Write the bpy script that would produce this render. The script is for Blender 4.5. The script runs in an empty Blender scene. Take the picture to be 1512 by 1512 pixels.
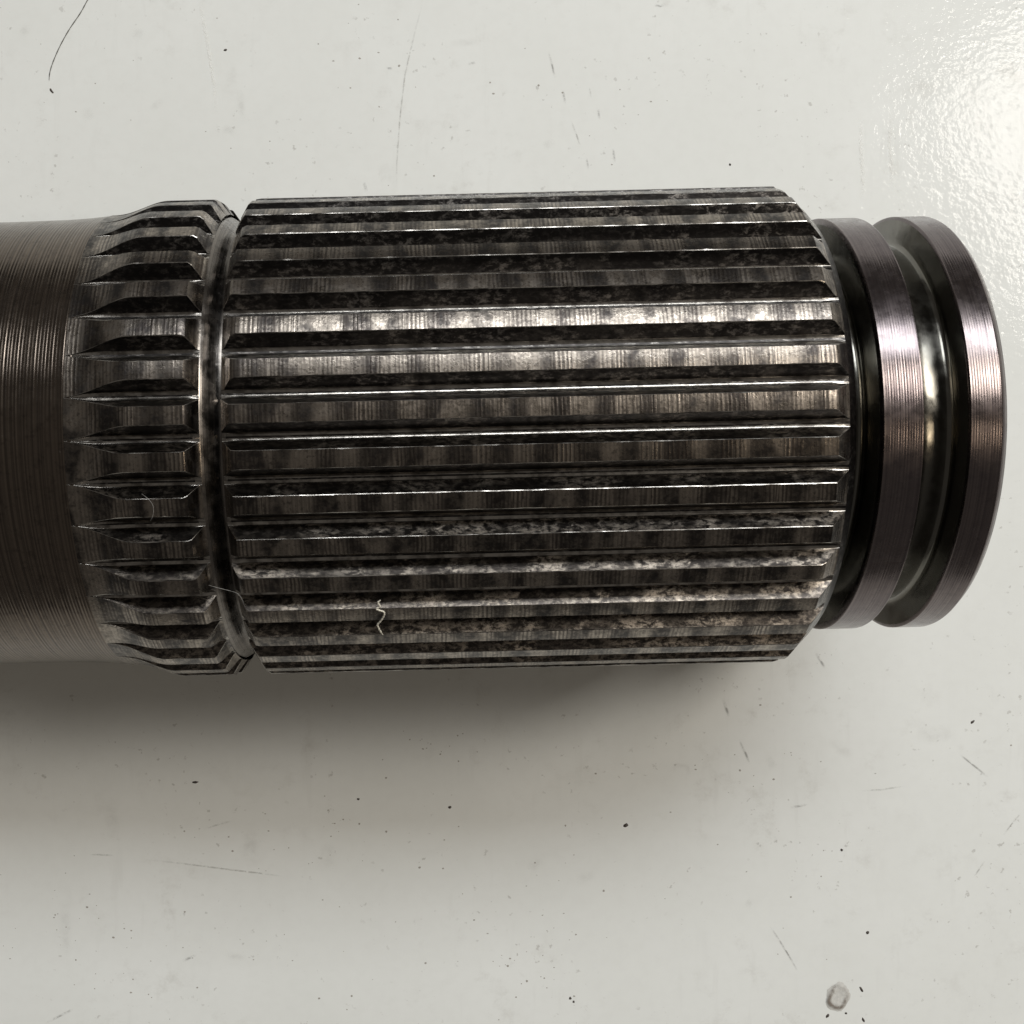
import bpy, math, random
from math import radians, sin, cos, pi, sqrt
from mathutils import Vector, Matrix, noise

random.seed(7)
S = bpy.context.scene
C = S.collection
R = 0.018                      # outer radius of the splines, metres
F = 1715.0                     # focal length in pixels of the 1512 px photograph
PX, PY = 658.0, 756.0          # principal point of the crop

# ------------------------------------------------------------------ camera
cam_d = bpy.data.cameras.new('camera')
cam = bpy.data.objects.new('camera', cam_d)
C.objects.link(cam)
cam.location = (0, 0, 6 * R)
cam_d.sensor_width = 36
cam_d.lens = 36 * F / 1512
cam_d.shift_x = (756 - PX) / 1512
cam_d.clip_start = 0.002
cam_d.clip_end = 50
S.camera = cam

# ------------------------------------------------------------------ world and light
W = bpy.data.worlds.new('World')
S.world = W
W.use_nodes = True
W.node_tree.nodes['Background'].inputs['Color'].default_value = (1.0, 0.93, 0.85, 1)
W.node_tree.nodes['Background'].inputs['Strength'].default_value = 0.10


def window_light(name, d, wid, hei, dist, radiance, color):
    """a window: a rectangular lamp in direction d from the shaft, turned towards it"""
    d = Vector(d).normalized()
    l = bpy.data.lights.new(name, 'AREA')
    l.shape = 'RECTANGLE'
    l.size, l.size_y = wid * dist, hei * dist
    l.energy = radiance * pi * l.size * l.size_y
    l.color = color
    o = bpy.data.objects.new(name, l)
    C.objects.link(o)
    o.location = d * dist
    o.rotation_euler = (-d).to_track_quat('-Z', 'Y').to_euler()
    return o


# the long window on the far side of the table: a strip running along x
win = window_light('window_lamp', (0, 0.86, 1), 0.92, 0.25, 0.78, 9.8, (0.93, 0.97, 1.0))
win.location.x += 0.25
window_light('side_window_lamp', (0.775, 0.435, 1), 0.22, 0.36, 0.9, 19, (1.0, 0.94, 0.85))
window_light('far_window_lamp', (0.80, -0.14, 1), 0.13, 0.10, 0.9, 12, (1.0, 0.82, 0.60))

S.view_settings.view_transform = 'Standard'
S.view_settings.look = 'None'
S.view_settings.exposure = 0
S.view_settings.gamma = 1
S.view_settings.use_curve_mapping = False
S.render.engine = 'CYCLES'
S.cycles.max_bounces = 8


# ------------------------------------------------------------------ node helpers
class NT:
    def __init__(self, name):
        self.m = bpy.data.materials.new(name)
        self.m.use_nodes = True
        self.t = self.m.node_tree
        self.t.nodes.clear()
        self.out = self.t.nodes.new('ShaderNodeOutputMaterial')

    def n(self, typ, **kw):
        nd = self.t.nodes.new(typ)
        for k, v in kw.items():
            if k.startswith('i_'):
                key = k[2:]
                key = int(key) if key.isdigit() else key.replace('_', ' ')
                self.put(nd.inputs[key], v)
            else:
                setattr(nd, k, v)
        return nd

    def put(self, sock, v):
        if isinstance(v, bpy.types.NodeSocket):
            self.t.links.new(v, sock)
        elif isinstance(v, bpy.types.Node):
            self.t.links.new(v.outputs[0], sock)
        else:
            if isinstance(v, tuple) and len(v) == 3 and sock.type == 'RGBA':
                v = v + (1,)
            sock.default_value = v

    def math(self, op, a, b=None, c=None, clamp=False):
        nd = self.t.nodes.new('ShaderNodeMath')
        nd.operation = op
        nd.use_clamp = clamp
        for i, v in enumerate((a, b, c)):
            if v is not None:
                self.put(nd.inputs[i], v)
        return nd.outputs[0]

    def ramp(self, x, lo, hi, a=0.0, b=1.0):
        nd = self.t.nodes.new('ShaderNodeMapRange')
        nd.interpolation_type = 'SMOOTHSTEP'
        for i, v in enumerate((x, lo, hi, a, b)):
            self.put(nd.inputs[i], v)
        return nd.outputs[0]

    def noise(self, vec, scale, detail=2.0, rough=0.5, dims='3D', w=None, dist=0.0):
        nd = self.t.nodes.new('ShaderNodeTexNoise')
        nd.noise_dimensions = dims
        if vec is not None and dims != '1D':
            self.put(nd.inputs['Vector'], vec)
        if w is not None:
            self.put(nd.inputs['W'], w)
        self.put(nd.inputs['Scale'], scale)
        nd.inputs['Detail'].default_value = detail
        nd.inputs['Roughness'].default_value = rough
        nd.inputs['Distortion'].default_value = dist
        return nd.outputs[0]

    def mix(self, f, a, b):
        nd = self.t.nodes.new('ShaderNodeMix')
        nd.data_type = 'RGBA'
        self.put(nd.inputs[0], f)
        self.put(nd.inputs[6], a)
        self.put(nd.inputs[7], b)
        return nd.outputs[2]

    def bump(self, h, dist, strength=1.0, normal=None):
        nd = self.t.nodes.new('ShaderNodeBump')
        self.put(nd.inputs['Height'], h)
        nd.inputs['Distance'].default_value = dist
        self.put(nd.inputs['Strength'], strength)
        if normal is not None:
            self.put(nd.inputs['Normal'], normal)
        return nd.outputs[0]

    def bsdf(self, **kw):
        nd = self.n('ShaderNodeBsdfPrincipled', **{'i_' + k: v for k, v in kw.items()})
        self.t.links.new(nd.outputs[0], self.out.inputs['Surface'])
        return nd

    def objxyz(self):
        tc = self.n('ShaderNodeTexCoord')
        sp = self.n('ShaderNodeSeparateXYZ', i_0=tc.outputs['Object'])
        return tc.outputs['Object'], sp.outputs[0], sp.outputs[1], sp.outputs[2]

    def rand(self):
        return self.n('ShaderNodeObjectInfo').outputs['Random']


# ------------------------------------------------------------------ materials
def mat_enamel():
    t = NT('white_enamel')
    v, x, y, z = t.objxyz()
    big = t.noise(v, 45, 4, 0.6)
    fine = t.noise(v, 900, 3, 0.6)
    grime = t.ramp(t.noise(v, 260, 6, 0.72), 0.52, 0.78)
    zone = t.ramp(big, 0.40, 0.60)
    specks = t.math('MULTIPLY', t.ramp(t.noise(v, 1250, 3, 0.6), 0.635, 0.70), t.ramp(t.noise(v, 110, 3, 0.6), 0.47, 0.60))
    rub = t.noise(t.n('ShaderNodeVectorMath', operation='MULTIPLY', i_0=v, i_1=(1, 0.12, 1)).outputs[0], 900, 3, 0.6)
    col = t.mix(t.ramp(big, 0.3, 0.7), (0.730, 0.740, 0.712), (0.760, 0.770, 0.746))
    col = t.mix(t.math('MULTIPLY', t.math('MULTIPLY', grime, zone), 0.42), col, (0.42, 0.40, 0.36))
    col = t.mix(t.math('MULTIPLY', specks, 0.42), col, (0.26, 0.24, 0.21))
    col = t.mix(t.math('MULTIPLY', t.ramp(fine, 0.35, 0.75), 0.06), col, (0.50, 0.49, 0.46))
    col = t.mix(t.math('MULTIPLY', t.math('MULTIPLY', t.ramp(rub, 0.55, 0.75), zone), 0.12), col, (0.45, 0.44, 0.41))
    # orange peel of the sprayed paint
    peel = t.noise(v, 2000, 1.5, 0.5)
    wave = t.noise(v, 600, 1.0, 0.5)
    h = t.math('ADD', peel, t.math('MULTIPLY', wave, 1.0))
    nrm = t.bump(h, 0.000026, 0.85)
    t.bsdf(Base_Color=col, Roughness=0.55, Specular_IOR_Level=0.25, Coat_Weight=0.33, Coat_Roughness=0.085,
           Coat_Normal=nrm)
    return t.m


def mat_turned(name, c1, c2, c3, rmin, rmax, aniso):
    """dark turned steel, the fine lathe rings are in the mesh"""
    t = NT(name)
    v, x, y, z = t.objxyz()
    big = t.noise(v, 130, 3, 0.5)
    ring = t.noise(None, 5200, 2, 0.6, '1D', w=x)
    patch = t.ramp(t.noise(v, 1500, 5, 0.7), 0.5, 0.68)
    col = t.mix(big, c1, c2)
    col = t.mix(t.math('MULTIPLY', t.ramp(ring, 0.35, 0.65), 0.5), col, c3)
    col = t.mix(t.math('MULTIPLY', patch, 0.35), col, c3)
    nick = t.ramp(t.noise(t.n('ShaderNodeVectorMath', operation='MULTIPLY', i_0=v, i_1=(1, 0.35, 0.35)).outputs[0], 2600, 3, 0.7), 0.70, 0.76)
    col = t.mix(t.math('MULTIPLY', nick, 0.8), col, (0.34, 0.31, 0.28))
    rough = t.ramp(t.noise(v, 900, 4, 0.6), 0.3, 0.7, rmin, rmax)
    h = t.math('ADD', t.noise(None, 9000, 2, 0.5, '1D', w=x), t.math('MULTIPLY', t.noise(v, 3000, 4, 0.6), 0.25))
    b = t.bump(h, 0.000007, 0.7)
    t.bsdf(Base_Color=col, Metallic=1.0, Roughness=rough, Normal=b, Anisotropic=aniso, Anisotropic_Rotation=0.25,
           Tangent=t.n('ShaderNodeTangent', direction_type='RADIAL', axis='X').outputs[0])
    return t.m


def mat_groove():
    """bare smooth dark steel in the undercuts"""
    t = NT('undercut_steel')
    v, x, y, z = t.objxyz()
    col = t.mix(t.noise(v, 300, 4, 0.6), (0.110, 0.108, 0.102), (0.200, 0.188, 0.160))
    rough = t.ramp(t.noise(v, 900, 4, 0.6), 0.3, 0.7, 0.13, 0.26)
    t.bsdf(Base_Color=col, Metallic=1.0, Roughness=rough)
    return t.m


def mat_crest():
    """tooth crests: remains of the turned skin, fine cross lines, rubbed and stained patches"""
    t = NT('tooth_crest_steel')
    v, x, y, z = t.objxyz()
    rnd = t.rand()
    xo = t.math('ADD', x, t.math('MULTIPLY', rnd, 3.7))
    off = t.n('ShaderNodeCombineXYZ', i_0=t.math('MULTIPLY', rnd, 3.7), i_1=t.math('MULTIPLY', rnd, 1.3))
    vo = t.n('ShaderNodeVectorMath', operation='ADD', i_0=v, i_1=off.outputs[0]).outputs[0]
    sq = t.n('ShaderNodeVectorMath', operation='MULTIPLY', i_0=vo, i_1=(1, 0.55, 0.55)).outputs[0]
    bn = t.noise(sq, 430, 2.0, 0.45, dist=0.4)
    per = t.math('SINE', t.math('ADD', t.math('MULTIPLY', xo, 2 * pi / 0.0027), t.math('MULTIPLY', bn, 5.0)))
    block = t.ramp(t.math('MULTIPLY_ADD', per, 0.17, bn), 0.36, 0.64)
    mott = t.ramp(t.noise(vo, 1500, 6, 0.7), 0.40, 0.62)
    pit = t.ramp(t.noise(vo, 4200, 4, 0.7), 0.52, 0.66)
    xj = t.math('ADD', x, t.math('MULTIPLY', t.noise(vo, 700, 2, 0.5), 0.00025))
    sine = t.math('MULTIPLY_ADD', t.math('SINE', t.math('MULTIPLY', xj, 2 * pi / 0.000277)), 0.16, 0.5)
    line = t.math('ADD', t.math('MULTIPLY', t.noise(None, 6200, 1.5, 0.5, '1D', w=x), 0.5), t.math('MULTIPLY', sine, 0.5))
    lines_on = t.ramp(t.noise(None, 300, 2, 0.5, '1D', w=xo), 0.38, 0.60, 0.25, 1.0)
    worn = t.math('MULTIPLY', t.math('ADD', t.math('MULTIPLY', block, 0.6), t.math('MULTIPLY', mott, 0.4)), 1.0)
    col = t.mix(worn, (0.045, 0.041, 0.039), (0.360, 0.315, 0.268))
    col = t.mix(t.math('MULTIPLY', pit, 0.55), col, (0.035, 0.030, 0.028))
    col = t.mix(t.math('MULTIPLY', t.math('MULTIPLY', t.ramp(line, 0.42, 0.60), lines_on), 0.75), col, (0.05, 0.042, 0.038))
    rough = t.ramp(mott, 0.0, 1.0, 0.36, 0.25)
    h = t.math('ADD', t.math('MULTIPLY', line, lines_on), t.math('MULTIPLY', t.noise(vo, 5000, 3, 0.6), 0.35))
    b = t.bump(h, 0.000035, 0.8)
    t.bsdf(Base_Color=col, Metallic=1.0, Roughness=rough, Normal=b, Anisotropic=0.45, Anisotropic_Rotation=0.25,
           Tangent=t.n('ShaderNodeTangent', direction_type='RADIAL', axis='X').outputs[0])
    return t.m


def mat_flank(name, dark, bright, lo, hi, gate_lo, strength, bump):
    """tooth flanks: black scale, flaked and pitted to brighter steel where it is worn"""
    t = NT(name)
    v, x, y, z = t.objxyz()
    rnd = t.rand()
    off = t.n('ShaderNodeCombineXYZ', i_0=t.math('MULTIPLY', rnd, 2.9), i_1=t.math('MULTIPLY', rnd, 1.7))
    vo = t.n('ShaderNodeVectorMath', operation='ADD', i_0=v, i_1=off.outputs[0]).outputs[0]
    st = t.n('ShaderNodeVectorMath', operation='MULTIPLY', i_0=vo, i_1=(0.6, 1, 1)).outputs[0]
    flake = t.ramp(t.noise(st, 3000, 6, 0.75, dist=0.3), lo, hi)
    gate = t.ramp(t.noise(vo, 380, 3, 0.6), 0.38, 0.64, gate_lo, 1.0)
    f = t.math('MULTIPLY', t.math('MULTIPLY', flake, gate), strength)
    col = t.mix(f, dark, bright)
    col = t.mix(t.math('MULTIPLY', t.ramp(t.noise(vo, 5000, 4, 0.7), 0.5, 0.68), 0.5), col, (0.022, 0.019, 0.018))
    h = t.math('ADD', t.noise(st, 2600, 4, 0.6), t.math('MULTIPLY', f, 0.3))
    b = t.bump(h, bump, 0.8)
    t.bsdf(Base_Color=col, Metallic=1.0, Roughness=t.ramp(f, 0, 1, 0.30, 0.38), Normal=b)
    return t.m


def mat_edge(name, c1, c2, rough, bump):
    t = NT(name)
    v, x, y, z = t.objxyz()
    f = t.ramp(t.noise(v, 900, 4, 0.7), 0.35, 0.62)
    t.bsdf(Base_Color=t.mix(f, c1, c2), Metallic=1.0, Roughness=rough, Normal=t.bump(t.noise(v, 3500, 3, 0.6), bump, 0.6))
    return t.m


def mat_plain(name, col, rough=0.6):
    t = NT(name)
    v, x, y, z = t.objxyz()
    c2 = tuple(c * 0.6 for c in col)
    t.bsdf(Base_Color=t.mix(t.noise(v, 4000, 3, 0.6), c2, col), Roughness=rough)
    return t.m


def mat_mark(name, col, strength, nscale=1500, lo=0.36, hi=0.60):
    """thin film of dirt, a rubbed line or painted glare lying on the paint: broken up, soft towards its borders (UV v)"""
    t = NT(name)
    v, x, y, z = t.objxyz()
    uv = t.n('ShaderNodeUVMap')
    sp = t.n('ShaderNodeSeparateXYZ', i_0=uv.outputs[0])
    av = t.math('ABSOLUTE', t.math('SUBTRACT', t.math('MULTIPLY', sp.outputs[1], 2), 1))
    au = t.math('ABSOLUTE', t.math('SUBTRACT', t.math('MULTIPLY', sp.outputs[0], 2), 1))
    edge = t.math('MULTIPLY', t.ramp(av, 1.0, 0.0), t.ramp(au, 1.0, 0.2))
    brk = t.ramp(t.noise(v, nscale, 5, 0.7), lo, hi)
    a = t.math('MULTIPLY', t.math('MULTIPLY', edge, brk), strength)
    tr = t.n('ShaderNodeBsdfTransparent')
    df = t.n('ShaderNodeBsdfPrincipled', i_Base_Color=col, i_Roughness=0.6)
    mx = t.n('ShaderNodeMixShader', i_0=a, i_1=tr.outputs[0], i_2=df.outputs[0])
    t.t.links.new(mx.outputs[0], t.out.inputs['Surface'])
    return t.m


M_ENAMEL = mat_enamel()
M_TURN = mat_turned('turned_steel', (0.150, 0.128, 0.138), (0.230, 0.194, 0.180), (0.085, 0.071, 0.077), 0.20, 0.32, 0.6)
M_BODY = mat_turned('turned_shaft_steel', (0.150, 0.124, 0.104), (0.230, 0.186, 0.148), (0.036, 0.031, 0.029), 0.19, 0.26, 0.3)
M_NECK = mat_turned('grimy_groove_steel', (0.100, 0.090, 0.083), (0.300, 0.270, 0.240), (0.028, 0.025, 0.024), 0.17, 0.32, 0.0)
M_GROOVE = mat_groove()
M_CREST = mat_crest()
M_FLANK = mat_flank('tooth_flank_steel', (0.028, 0.026, 0.025), (0.28, 0.26, 0.24), 0.46, 0.66, 0.15, 0.85, 0.000016)
M_DRIVE = mat_flank('worn_flank_steel', (0.048, 0.042, 0.038), (0.38, 0.33, 0.275), 0.42, 0.62, 0.25, 1.0, 0.000022)
M_FILLET = mat_edge('polished_root_fillet', (0.16, 0.145, 0.13), (0.46, 0.43, 0.39), 0.20, 0.000008)
M_EDGE = mat_edge('worn_edge_steel', (0.10, 0.09, 0.08), (0.50, 0.47, 0.43), 0.27, 0.00002)
M_DIRT = mat_plain('dark_dirt', (0.070, 0.055, 0.046))
M_HAIR = mat_plain('dark_hair', (0.10, 0.095, 0.085), 0.5)
M_LINT = mat_plain('pale_lint', (0.85, 0.80, 0.68), 0.8)
M_GREY_LINT = mat_plain('grey_lint', (0.34, 0.33, 0.31), 0.7)
M_STAIN = mat_plain('stained_paint', (0.70, 0.69, 0.65), 0.5)
M_RUST = mat_mark('brown_stain', (0.20, 0.165, 0.135), 0.85, 1300, 0.30, 0.62)
M_SCRATCH = mat_mark('dark_scratch', (0.14, 0.13, 0.12), 0.42)
M_FAINT = mat_mark('faint_scratch', (0.30, 0.29, 0.26), 0.34)
M_PALE = mat_mark('pale_scratch_and_glare', (0.90, 0.90, 0.87), 0.8)
M_SMUDGE = mat_mark('grey_smudge', (0.30, 0.28, 0.25), 0.13, 900, 0.25, 0.85)


# ------------------------------------------------------------------ object helpers
def mesh_obj(name, verts, faces, mats, parent=None, smooth=35, slots=None):
    me = bpy.data.meshes.new(name)
    me.from_pydata(verts, [], faces)
    for m in mats:
        me.materials.append(m)
    if slots is not None:
        me.polygons.foreach_set('material_index', slots)
    me.polygons.foreach_set('use_smooth', [True] * len(me.polygons))
    me.update()
    if smooth is not None:
        me.set_sharp_from_angle(angle=radians(smooth))
    o = bpy.data.objects.new(name, me)
    C.objects.link(o)
    o.parent = parent
    return o


def tag(o, label=None, cat=None, group=None, kind=None):
    if label: o['label'] = label
    if cat: o['category'] = cat
    if group: o['group'] = group
    if kind: o['kind'] = kind
    return o


def rings(x0, x1, r0, r1, period, amp, rnd, lo=0.35, hi=1.25):
    """profile points of a turned surface: fine feed marks, uneven in depth"""
    n = max(2, int((x1 - x0) / period))
    pts = []
    for k in range(n):
        a = amp * rnd.uniform(lo, hi)
        for j in range(6):
            u = (k + j / 6) / n
            rr = r0 + (r1 - r0) * u
            pts.append((x0 + (x1 - x0) * u, rr - a * (0.5 - 0.5 * cos(2 * pi * j / 6))))
    pts.append((x1, r1))
    return pts


def arc(cx, cr, rad, a0, a1, n=8):
    """fillet points around (cx, cr), angles in degrees measured from +x towards +r"""
    return [(cx + rad * cos(radians(a0 + (a1 - a0) * i / n)), cr + rad * sin(radians(a0 + (a1 - a0) * i / n)))
            for i in range(n + 1)]


def lathe(name, prof, mat, parent, segs=256, smooth=40, cap0=False, cap1=False, rough=0.0):
    verts, faces = [], []
    cs = [(cos(2 * pi * i / segs), sin(2 * pi * i / segs)) for i in range(segs)]
    for x, r in prof:
        for c, s in cs:
            q = r + R * rough * noise.noise((x / R * 22, s * 14, c * 14)) if rough else r
            verts.append((x, q * s, q * c))
    n = len(prof)
    for j in range(n - 1):
        for i in range(segs):
            i2 = (i + 1) % segs
            faces.append((j * segs + i, j * segs + i2, (j + 1) * segs + i2, (j + 1) * segs + i))
    if cap0: faces.append(tuple(range(segs - 1, -1, -1)))
    if cap1: faces.append(tuple((n - 1) * segs + i for i in range(segs)))
    # outward normals: the order above already faces outwards for a profile running along +x
    faces = [f[::-1] for f in faces]
    return mesh_obj(name, verts, faces, [mat], parent, smooth)


# ------------------------------------------------------------------ the table top
def px_table(px, py, z=0.0):
    d = 6 * R - z
    return Vector(((px - PX) / F * d, (PY - py) / F * d, z))


TX = 0.35
tv = [(-TX, -TX, 0), (TX, -TX, 0), (TX, TX, 0), (-TX, TX, 0)]
tv += [(x, y, -0.012) for x, y, z in tv]
table = mesh_obj('table_top', tv, [(0, 1, 2, 3), (7, 6, 5, 4), (0, 4, 5, 1), (1, 5, 6, 2), (2, 6, 7, 3), (3, 7, 4, 0)],
                 [M_ENAMEL], smooth=30)
tag(table, 'white gloss painted table top with scratches, specks and smudges', 'table top', kind='structure')

# ------------------------------------------------------------------ the shaft
AX_Y = (PY - 642.5) / F * 5 * R          # axis height in the picture, at x = 0
ROT = radians(1.355)
ROOT = 0.938 * R
PITCH = 360 / 39                         # thirty-nine teeth
PHASE = 7.8                              # angle of one crest, towards the near side of the picture

shaft = bpy.data.objects.new('splined_shaft', None)
C.objects.link(shaft)
shaft.empty_display_size = 0.01
shaft.location = (0, AX_Y, 0)
shaft.rotation_euler = (0, 0, ROT)
tag(shaft, 'dark steel splined shaft end with grooved tip lying on the white table', 'shaft')


def part(o):
    """parts are modelled round the x axis; lift them to the height at which the teeth touch the table"""
    o.location = (0, 0, R * 1.001)
    return o


rnd = random.Random(3)
# plain turned length, running out of the picture on the left
prof = [(-6.0 * R, 0.60 * R), (-6.0 * R, 0.975 * R), (-5.975 * R, R), (-5.0 * R, R), (-4.9 * R, 0.95 * R), (-2.4 * R, 0.930 * R)]
for xa, xb, ra, rb in ((-2.39, -1.75, 0.930, 0.930), (-1.75, -1.52, 0.930, 0.9335), (-1.52, -1.42, 0.9335, 0.9385), (-1.42, -1.318, 0.9385, 0.9475)):
    prof += rings(xa * R, xb * R, ra * R, rb * R, 0.000215, 0.000018, rnd, 0.6, 1.15)[:-1]
prof += [(-1.30 * R, 0.9455 * R), (-1.28 * R, 0.93 * R)]
part(lathe('shaft_body', prof, M_BODY, shaft, 320, cap0=True))

# crest radius along the two splined lengths (everything in units of R)
C0, C1 = -1.335, -0.905        # collar
S0, S1 = -0.746, 1.355         # long splines


def crest_collar(x):
    if x > C1: return 1.0 - (x - C1) * 1.5
    t = min(1, max(0, (x - C0) / (-1.10 - C0)))
    t = t ** 1.25
    t = t * t * (3 - 2 * t)
    return 0.9475 + (1.0 - 0.9475) * t


def crest_main(x):
    if x < S0: return 1.0 - (S0 - x) * 1.6
    if x > S1: return 1.0 - (x - S1) * 1.05
    return 1.0


HALF_TIP, HALF_ROOT = 1.92, 3.70


def root_collar(x):
    t = min(1, max(0, (x + 1.33) / 0.20))
    return 0.9465 - 0.0085 * t * t * (3 - 2 * t)


def root_main(x):
    return 0.938


def tooth(name, parent, xs, crest, root, k, seed, runout=None):
    """one spline tooth: crest, worn crest edges, flanks and polished root fillets, swept along x"""
    rn = random.Random(seed)
    o1, o2 = rn.uniform(0, 900), rn.uniform(0, 900)
    verts, faces, slots = [], [], []
    chip = rn.uniform(0.5, 1.4)
    dx = rn.uniform(-0.008, 0.008)
    for x in xs:
        r0 = root(x)
        rc = max(crest(x + dx), r0 + 0.0010)
        u = (rc - r0) / (1.0 - 0.938)                    # 1 = full tooth, 0 = flush with the root
        half = HALF_ROOT + (HALF_TIP - HALF_ROOT) * u
        spread = 0.0
        if runout and x < runout[1]:
            w = min(1, (runout[1] - x) / (runout[1] - runout[0]))
            spread = w * w * 0.9
        row = []
        for side in (-1, 1):
            nz = noise.noise((x * 34 + o1, side * 5.1, o2))
            nz2 = noise.noise((x * 11 + o2, side * 3.3, o1))
            c = (max(0, nz - 0.15) * 0.22 * chip + nz2 * 0.03) * min(1, u)
            c = min(c, 0.25)
            bev = (0.07 + 0.05 * max(0, nz2) + c * 0.5) * (0.3 + 0.7 * min(1, u))
            hh = min(half + spread, 4.56)
            fr = HALF_ROOT + spread
            pts = [
                (hh - bev * 1.2 - c * 0.6, rc),                                       # crest border
                (hh + 0.04 - c * 0.15, rc - (0.0018 + 0.004 * max(0, c)) * u),          # worn edge
                (min(4.58, fr - 0.36 * u), r0 + 0.0135 * u),                            # lower flank
                (min(4.59, fr - 0.05), r0 + 0.0055 * u),
                (min(4.60, fr + 0.22), r0 + 0.0018 * u),                                # root fillet
                (min(4.605, fr + 0.60), r0 + 0.0005 * u),
                (min(4.61, fr + 0.85), r0 - 0.0006),
            ]
            row.append([(side * a, r) for a, r in pts])
        line = row[0][::-1] + [(row[0][0][0] * 0.33, rc * 1.0004), (row[1][0][0] * 0.33, rc * 1.0004)] + row[1]
        for a, r in line:
            a = radians(a)
            verts.append((x * R, r * R * sin(a), r * R * cos(a)))
    n = 16
    kind = [4, 4, 4, 1, 1, 2, 0, 0, 0, 2, 3, 3, 4, 4, 4]
    for j in range(len(xs) - 1):
        for i in range(n - 1):
            faces.append((j * n + i, (j + 1) * n + i, (j + 1) * n + i + 1, j * n + i + 1))
            slots.append(kind[i])
    o = mesh_obj(name, verts, [f[::-1] for f in faces], [M_CREST, M_FLANK, M_EDGE, M_DRIVE, M_FILLET], parent, None, slots)
    corners = {j for j, x in enumerate(xs) if any(abs(x - c) < 1e-6 for c in (C1, S0, S1))}
    sharp = []
    for e in o.data.edges:
        a, b = e.vertices
        along = a % n == b % n and a % n in (5, 6, 9, 10)
        across = a // n == b // n and a // n in corners
        sharp.append(along or across)
    o.data.attributes.new('sharp_edge', 'BOOLEAN', 'EDGE').data.foreach_set('value', sharp)
    o.rotation_euler = (radians(PHASE + PITCH * k), 0, 0)
    return o


def steps(a, b, n):
    return [a + (b - a) * i / n for i in range(n + 1)]


# short splined collar beside the plain length
prof = [(-1.36 * R, 0.93 * R), (-1.34 * R, 0.9435 * R), *[(x * R, root_collar(x) * R) for x in steps(-1.325, -1.12, 12)], (-0.886 * R, ROOT), (-0.880 * R, 0.932 * R), (-0.878 * R, 0.90 * R)]
collar = part(lathe('spline_collar', prof, M_FLANK, shaft, 240, 30))
xs_c = steps(C0, -1.10, 22) + steps(-1.10, C1, 14)[1:] + steps(C1, -0.862, 5)[1:]
for k in range(39):
    tooth('spline_tooth', collar, xs_c, crest_collar, root_collar, k, 100 + k, (C0, -1.16))

# rounded groove between collar and long splines
prof = [(x * R, r * R) for x, r in [(-0.892, 0.930), (-0.886, 0.9375), (-0.874, 0.934), (-0.862, 0.928), (-0.848, 0.919), (-0.834, 0.9065), (-0.820, 0.8945), (-0.806, 0.887),
        (-0.790, 0.884), (-0.780, 0.886), (-0.772, 0.893), (-0.768, 0.910), (-0.767, 0.94)]]
part(lathe('retaining_groove', prof, M_NECK, shaft, 320, 50, rough=0.0016))

# the long splined length
prof = [(-0.775 * R, 0.915 * R), (-0.775 * R, 0.93 * R), (-0.770 * R, ROOT), (1.414 * R, ROOT), (1.449 * R, 0.902 * R), (1.452 * R, 0.88 * R)]
section = part(lathe('spline_section', prof, M_FLANK, shaft, 240, 30))
xs_m = steps(-0.784, S0, 4) + steps(S0, S1, 110)[1:] + steps(S1, 1.414, 5)[1:]
for k in range(39):
    tooth('spline_tooth', section, xs_m, crest_main, root_main, k, 300 + k)

# undercut, ring land, ring groove and end collar
prof = [(1.445 * R, 0.893 * R), (1.451 * R, 0.885 * R), (1.453 * R, 0.86 * R), (1.456 * R, 0.74 * R)]
prof += [(x * R, r * R) for x, r in arc(1.486, 0.73, 0.03, 180, 270)] + [(x * R, r * R) for x, r in arc(1.526, 0.725, 0.025, 270, 350)]
prof += [(1.5515 * R, 0.75 * R), (1.5545 * R, 0.845 * R)]
part(lathe('end_undercut', prof, M_GROOVE, shaft, 256, 50))

prof = [(1.554 * R, 0.83 * R), (1.556 * R, 0.862 * R), (1.561 * R, 0.868 * R)]
prof += rings(1.562 * R, 1.697 * R, 0.868 * R, 0.868 * R, 0.000172, 0.0000055, rnd)
prof += [(1.702 * R, 0.8665 * R), (1.704 * R, 0.85 * R)]
part(lathe('ring_land', prof, M_TURN, shaft, 320))

prof = [(x * R, r * R) for x, r in [(1.701, 0.858), (1.7035, 0.862), (1.7055, 0.835), (1.709, 0.800), (1.716, 0.778), (1.728, 0.764), (1.745, 0.7565), (1.765, 0.753), (1.790, 0.7502),
        (1.815, 0.7478), (1.835, 0.7462), (1.846, 0.748), (1.855, 0.755), (1.860, 0.767), (1.862, 0.785), (1.8655, 0.855)]]
part(lathe('ring_groove', prof, M_GROOVE, shaft, 256, 50))

prof = [(1.865 * R, 0.84 * R), (1.867 * R, 0.863 * R), (1.871 * R, 0.868 * R)]
prof += rings(1.872 * R, 1.978 * R, 0.868 * R, 0.868 * R, 0.000172, 0.0000055, rnd)
prof += [(1.984 * R, 0.866 * R), (2.012 * R, 0.838 * R), (2.016 * R, 0.828 * R), (2.016 * R, 0.30 * R), (1.93 * R, 0.20 * R)]
part(lathe('end_collar', prof, M_TURN, shaft, 320, cap1=True))


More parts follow.
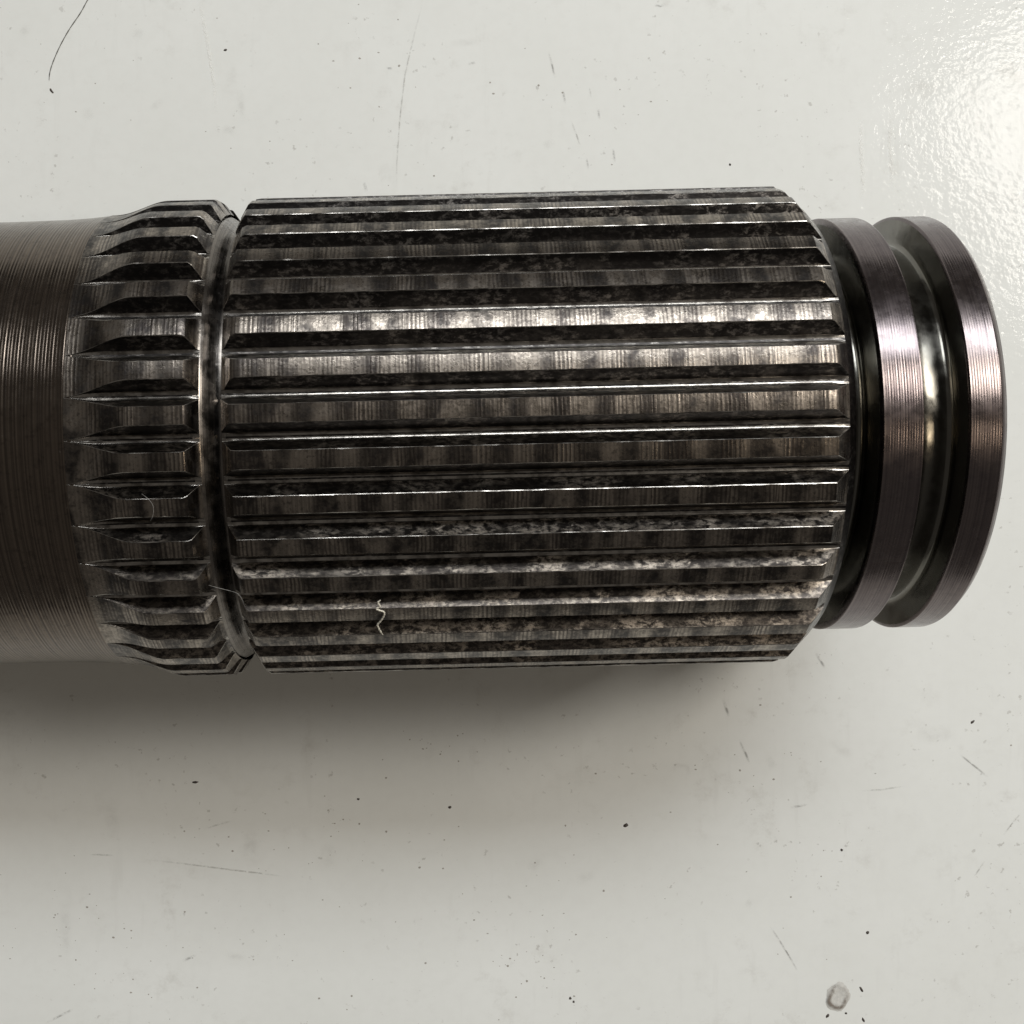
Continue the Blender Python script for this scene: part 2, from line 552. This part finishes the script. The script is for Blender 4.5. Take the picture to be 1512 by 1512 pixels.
# ------------------------------------------------------------------ hairs and lint
def tube(name, pts, rad, mat, sides=6):
    P = [Vector(p) for p in pts]
    # smooth the path
    Q = []
    for i in range(len(P) - 1):
        p0, p1, p2, p3 = P[max(0, i - 1)], P[i], P[i + 1], P[min(len(P) - 1, i + 2)]
        for j in range(6):
            t = j / 6
            Q.append(0.5 * ((2 * p1) + (p2 - p0) * t + (2 * p0 - 5 * p1 + 4 * p2 - p3) * t * t + (3 * p1 - p0 - 3 * p2 + p3) * t ** 3))
    Q.append(P[-1])
    org = Q[0].copy()
    verts, faces = [], []
    for i, q in enumerate(Q):
        d = (Q[min(i + 1, len(Q) - 1)] - Q[max(i - 1, 0)]).normalized()
        a = d.cross(Vector((0.1, 0.2, 1))).normalized()
        b = d.cross(a)
        e = min(i, len(Q) - 1 - i) / 4
        r = rad * (0.35 + 0.65 * min(1, e)) * (1 + 0.25 * sin(i * 1.7))
        for s in range(sides):
            w = 2 * pi * s / sides
            verts.append(q - org + (a * cos(w) + b * sin(w)) * r)
    for i in range(len(Q) - 1):
        for s in range(sides):
            s2 = (s + 1) % sides
            faces.append((i * sides + s, i * sides + s2, (i + 1) * sides + s2, (i + 1) * sides + s))
    faces += [tuple(range(sides - 1, -1, -1)), tuple((len(Q) - 1) * sides + s for s in range(sides))]
    o = mesh_obj(name, verts, faces, [mat], None, 60)
    o.location = org
    return o


def px_shaft(px, py, r):
    """the point of the shaft at radius r (units of R) seen at that pixel"""
    o = Vector((0, 0, 6 * R))
    d = Vector(((px - PX) / F, (PY - py) / F, -1))
    A = Vector((0, AX_Y, R * 1.001))
    u = Vector((cos(ROT), sin(ROT), 0))
    m, dd = o - A, d - u * d.dot(u)
    m = m - u * m.dot(u)
    a, b, c = dd.dot(dd), 2 * m.dot(dd), m.dot(m) - (r * R) ** 2
    q = b * b - 4 * a * c
    t = (-b - sqrt(max(q, 0))) / (2 * a)
    return o + d * t


def ptab(lst, z):
    return [px_table(x, y, z) for x, y in lst]


tag(tube('hair', ptab([(140, -20), (128, 2), (118, 20), (103, 42), (90, 65), (80, 87), (74, 105), (72.5, 118)], 0.00006), 0.000035, M_HAIR),
    'thin dark curved hair on the white table at the top left', 'hair')
tag(tube('lint_fibre', [px_shaft(x, y, r) for x, y, r in [(562, 886, 1.003), (558, 890, 1.004), (561, 895, 1.005), (556, 899, 1.008), (561, 901.5, 1.012), (566, 903, 1.012), (567.5, 906, 1.012),
     (566, 911, 1.012), (562, 917, 1.012), (557.5, 922, 1.012), (558, 925, 1.012), (561, 931, 1.010), (565.5, 937.5, 1.004)]], 0.00006, M_LINT),
    'crooked pale lint fibre caught across the lower spline teeth', 'fibre')
tag(tube('lint_fibre', [px_shaft(x, y, r) for x, y, r in [(308, 864, 1.0), (322, 868, 0.985), (338, 872, 0.98), (350, 876, 0.995), (357, 884, 1.003), (360, 893, 1.0)]], 0.000014, M_GREY_LINT),
    'fine grey fibre bridging the groove near the lower side of the shaft', 'fibre')
tag(tube('lint_fibre', [px_shaft(x, y, r) for x, y, r in [(209, 729, 1.003), (219, 737, 1.004), (226, 747, 1.005), (226, 760, 1.005), (222, 769, 1.003)]], 0.000011, M_GREY_LINT),
    'short curved grey fibre lying on the collar teeth', 'fibre')


# ------------------------------------------------------------------ marks on the paint
def stroke(name, pts, width, mat, z=0.00002):
    """flat ribbon on the paint, part of the table top"""
    P = [px_table(x, y, 0) for x, y in pts]
    w = width * 6 * R / F / 2
    verts, faces, uvs = [], [], []
    L = len(P)
    for i, p in enumerate(P):
        d = (P[min(i + 1, L - 1)] - P[max(i - 1, 0)]).normalized()
        s = Vector((-d.y, d.x, 0)) * w
        verts += [(p + s), (p - s)]
    org = P[L // 2]
    verts = [(v - org) for v in verts]
    for i in range(L - 1):
        faces.append((2 * i, 2 * i + 1, 2 * i + 3, 2 * i + 2))
    o = mesh_obj(name, verts, faces, [mat], table, None)
    uv = o.data.uv_layers.new(name='UVMap')
    for lp in o.data.loops:
        i = lp.vertex_index
        uv.data[lp.index].uv = ((i // 2) / (L - 1), i % 2)
    o.location = (org.x, org.y, z)
    return o


for pts, w in [
    ([(627, -8), (612, 50), (598, 110), (590, 180), (586, 240), (585, 285)], 3.0),
    ([(809, 74), (815, 95), (820, 118)], 3.5), ([(831, 132), (835, 156)], 4), ([(842, 175), (851, 198), (858, 220)], 3),
    ([(866, 232), (869, 252)], 3.5), ([(870, 128), (873, 146)], 3), ([(883, 160), (885, 178)], 4), ([(905, 218), (908, 242)], 4),
    ([(537, 268), (542, 285)], 5), ([(1203, 962), (1212, 976), (1219, 988)], 4.5), ([(1067, 1030), (1072, 1045), (1077, 1060)], 5),
    ([(1090, 1090), (1100, 1110), (1108, 1130)], 4), ([(1135, 1365), (1146, 1381), (1160, 1403), (1170, 1420), (1180, 1438)], 3.2),
    ([(1415, 1112), (1435, 1128), (1462, 1150)], 3.5), ([(1480, 1235), (1495, 1215), (1512, 1195)], 3), ([(1438, 1295), (1446, 1283), (1455, 1270)], 3),
    ([(207, 1268), (270, 1275), (340, 1284), (390, 1290), (425, 1295)], 3), ([(300, 1225), (320, 1218), (345, 1211)], 3),
    ([(268, 1420), (280, 1414), (292, 1409)], 4.5), ([(65, 1512), (90, 1499), (112, 1488)], 4),
    ([(130, 1262), (150, 1262), (170, 1263)], 3), ([(965, 8), (975, 9), (984, 6)], 4), ([(570, 101), (580, 101)], 4), ([(690, 95), (703, 92)], 4),
    ([(1270, 1168), (1300, 1166), (1340, 1160)], 3), ([(1165, 1193), (1180, 1190), (1195, 1187)], 4),
]:
    stroke('scratch', pts, w * 1.25, M_SCRATCH if w >= 3.2 else M_FAINT)
for pts, w in [([(294, -6), (300, 30), (308, 75), (315, 120), (320, 172)], 7),
               ([(1272, 170), (1271, 215), (1274, 262), (1273, 300)], 9), ([(1318, 160), (1314, 205), (1316, 245), (1318, 285)], 9)]:  # these two streaks are window glare painted on the table; the first is a scratch
    stroke('pale_scratch_and_glare', pts, w, M_PALE, 0.000025)
for pts, w in [([(352, 126), (356, 150), (358, 185)], 16), ([(30, 40), (45, 50)], 26), ([(200, 62), (207, 40)], 22), ([(225, 150), (236, 160)], 30),
               ([(325, 190), (350, 196)], 20), ([(655, 68), (690, 62), (710, 60)], 16), ([(120, 172), (140, 165)], 24), ([(805, 205), (815, 220)], 22),
               ([(365, 1290), (372, 1240), (386, 1225)], 40), ([(480, 1290), (486, 1240)], 30), ([(1225, 1085), (1240, 1105), (1262, 1115)], 24),
               ([(1350, 1075), (1372, 1085), (1420, 1080)], 36), ([(990, 1140), (1000, 1130), (1016, 1132), (1018, 1152)], 12), ([(780, 1285), (800, 1265)], 30),
               ([(1130, 1130), (1145, 1122)], 26), ([(1235, 70), (1240, 72)], 20), ([(95, 1325), (98, 1420)], 24), ([(160, 1170), (170, 1240)], 30),
               ([(850, 1300), (880, 1290)], 20), ([(1100, 1330), (1112, 1336)], 22), ([(330, 1410), (365, 1415)], 14)]:
    stroke('smudge', pts, w, M_SMUDGE, 0.000022)

# blistered ring of stained paint near the lower edge
verts, faces = [], []
rr = random.Random(5)
N = 40
prof = [(0.02, 0.00003), (0.22, 0.00002), (0.40, 0.000035), (0.62, 0.00007), (0.85, 0.00006), (1.0, 0.00002), (1.12, 0.000004)]
for i in range(N):
    a = 2 * pi * i / N
    wob = 1 + 0.09 * sin(2 * a + 0.5) + 0.05 * sin(5 * a + 1.2) + rr.uniform(-0.04, 0.04)
    for q, z in prof:
        rad = q * wob * 17.5 * 6 * R / F
        verts.append((rad * cos(a) * 0.86, rad * sin(a) * 1.12, z * rr.uniform(0.7, 1.2) + 0.00001))
np_ = len(prof)
for i in range(N):
    for j in range(np_ - 1):
        i2 = (i + 1) % N
        faces.append((i * np_ + j, i * np_ + j + 1, i2 * np_ + j + 1, i2 * np_ + j))
bl = mesh_obj('paint_blister', verts, faces, [M_STAIN], table, 60)
bl.location = px_table(1237, 1472)
loop = [(1237 + 12.5 * cos(a) + 1.5 * sin(3 * a), 1472 - 15.5 * sin(a) + 1.2 * cos(2 * a)) for a in [0.3 + 2 * pi * k / 36 for k in range(46)]]
stroke('stain_ring', loop, 10, M_RUST, 0.00013)
bl['label'] = 'small brownish ring of blistered paint'


# ------------------------------------------------------------------ crumbs of dirt
def crumb_mesh(seed, sx, sy, h):
    rn = random.Random(seed)
    n = 9
    verts = [(0, 0, h)]
    for q, z in ((0.6, 0.75), (1.0, 0.0)):
        for i in range(n):
            a = 2 * pi * i / n
            w = q * rn.uniform(0.7, 1.15)
            verts.append((sx * w * cos(a), sy * w * sin(a), h * z * rn.uniform(0.7, 1.0)))
    faces = [(0, 1 + i, 1 + (i + 1) % n) for i in range(n)]
    faces += [(1 + i, 1 + n + i, 1 + n + (i + 1) % n, 1 + (i + 1) % n) for i in range(n)]
    return verts, faces


U = 6 * R / F
crumbs = [
    (924, 1219, 4.4, 3.4, 0.6, 'largest dark crumb on the table below the long splines'),
    (1243, 1255, 2.6, 2.6, 0, 'round black crumb right of the largest one, above the scratch'),
    (1436, 1066, 4.4, 2.2, 0.6, 'elongated dark crumb on the table near the right edge'),
    (1281, 1377, 3.6, 2.6, 0.4, 'dark crumb above the blistered ring near the bottom right'),
    (842, 1474, 2.6, 2.6, 0, 'upper of two touching black specks near the bottom edge'),
    (847, 1479, 2.2, 2.2, 0, 'lower of two touching black specks near the bottom edge'),
    (1272, 1461, 2.4, 6.0, 0.55, 'thin dark flake right of the blistered ring'),
    (1222, 1500, 4.0, 2.6, 0.9, 'dark angular flake under the blistered ring'),
    (1275, 1506, 2.2, 5.0, 0.5, 'dark forked flake cut by the bottom edge'),
    (529, 1180, 2.6, 2.0, 0, 'black speck in the shadow under the long splines'),
    (664, 1192, 3.2, 2.2, 0.3, 'dark crumb at the end of the tan shadow'),
    (76, 134, 2.0, 6.0, 0.55, 'short dark splinter at the tail of the hair'),
    (333, 74, 3.4, 2.0, 0.2, 'dark crumb on the table above the collar'),
    (1078, 243, 2.2, 2.2, 0, 'black speck just above the right end of the splines'),
    (288, 1155, 6.0, 2.4, 0.1, 'flat brown crumb in the shadow under the collar'),
    (1249, 1496, 2.4, 2.0, 0, 'tiny crumb touching the lower rim of the blistered ring'),
]
for i, (px, py, a, b, rz, lab) in enumerate(crumbs):
    v, f = crumb_mesh(i + 40, a * U * 0.88, b * U * 0.88, min(a, b) * U * 0.7)
    o = mesh_obj('dirt_crumb', v, f, [M_DIRT], None, 70)
    o.location = px_table(px, py)
    o.rotation_euler = (0, 0, rz)
    tag(o, lab, 'crumb', 'crumbs of dirt on the table')

# dust nobody could count
verts, faces = [], []
rr = random.Random(11)
spots = [(640, 1100, 60, 20), (100, 1350, 120, 60), (800, 1390, 60, 60), (460, 1240, 140, 50), (1150, 1130, 120, 60), (240, 1450, 200, 60), (1000, 1250, 400, 160), (300, 120, 250, 110), (700, 150, 260, 110), (620, 1400, 250, 90)]
for i in range(230):
    cx, cy, sx, sy = rr.choice(spots)
    px, py = rr.gauss(cx, sx * 0.7), rr.gauss(cy, sy * 0.7)
    if not (-60 < px < 1570 and (py < 285 or 1005 < py < 1560)) or py < -60: continue
    s = rr.choice([0.8, 0.9, 1.0, 1.2, 1.5, 1.9]) * U
    v, f = crumb_mesh(i, s, s * rr.uniform(0.5, 1), s * 0.12)
    p = px_table(px, py)
    b = len(verts)
    verts += [Vector(q) + p for q in v]
    faces += [tuple(b + k for k in q) for q in f]
dust = mesh_obj('dust', verts, faces, [mat_plain('dust_grey', (0.40, 0.375, 0.33))], None, 70)
tag(dust, 'fine dark dust scattered over the white table', 'dust', kind='stuff')
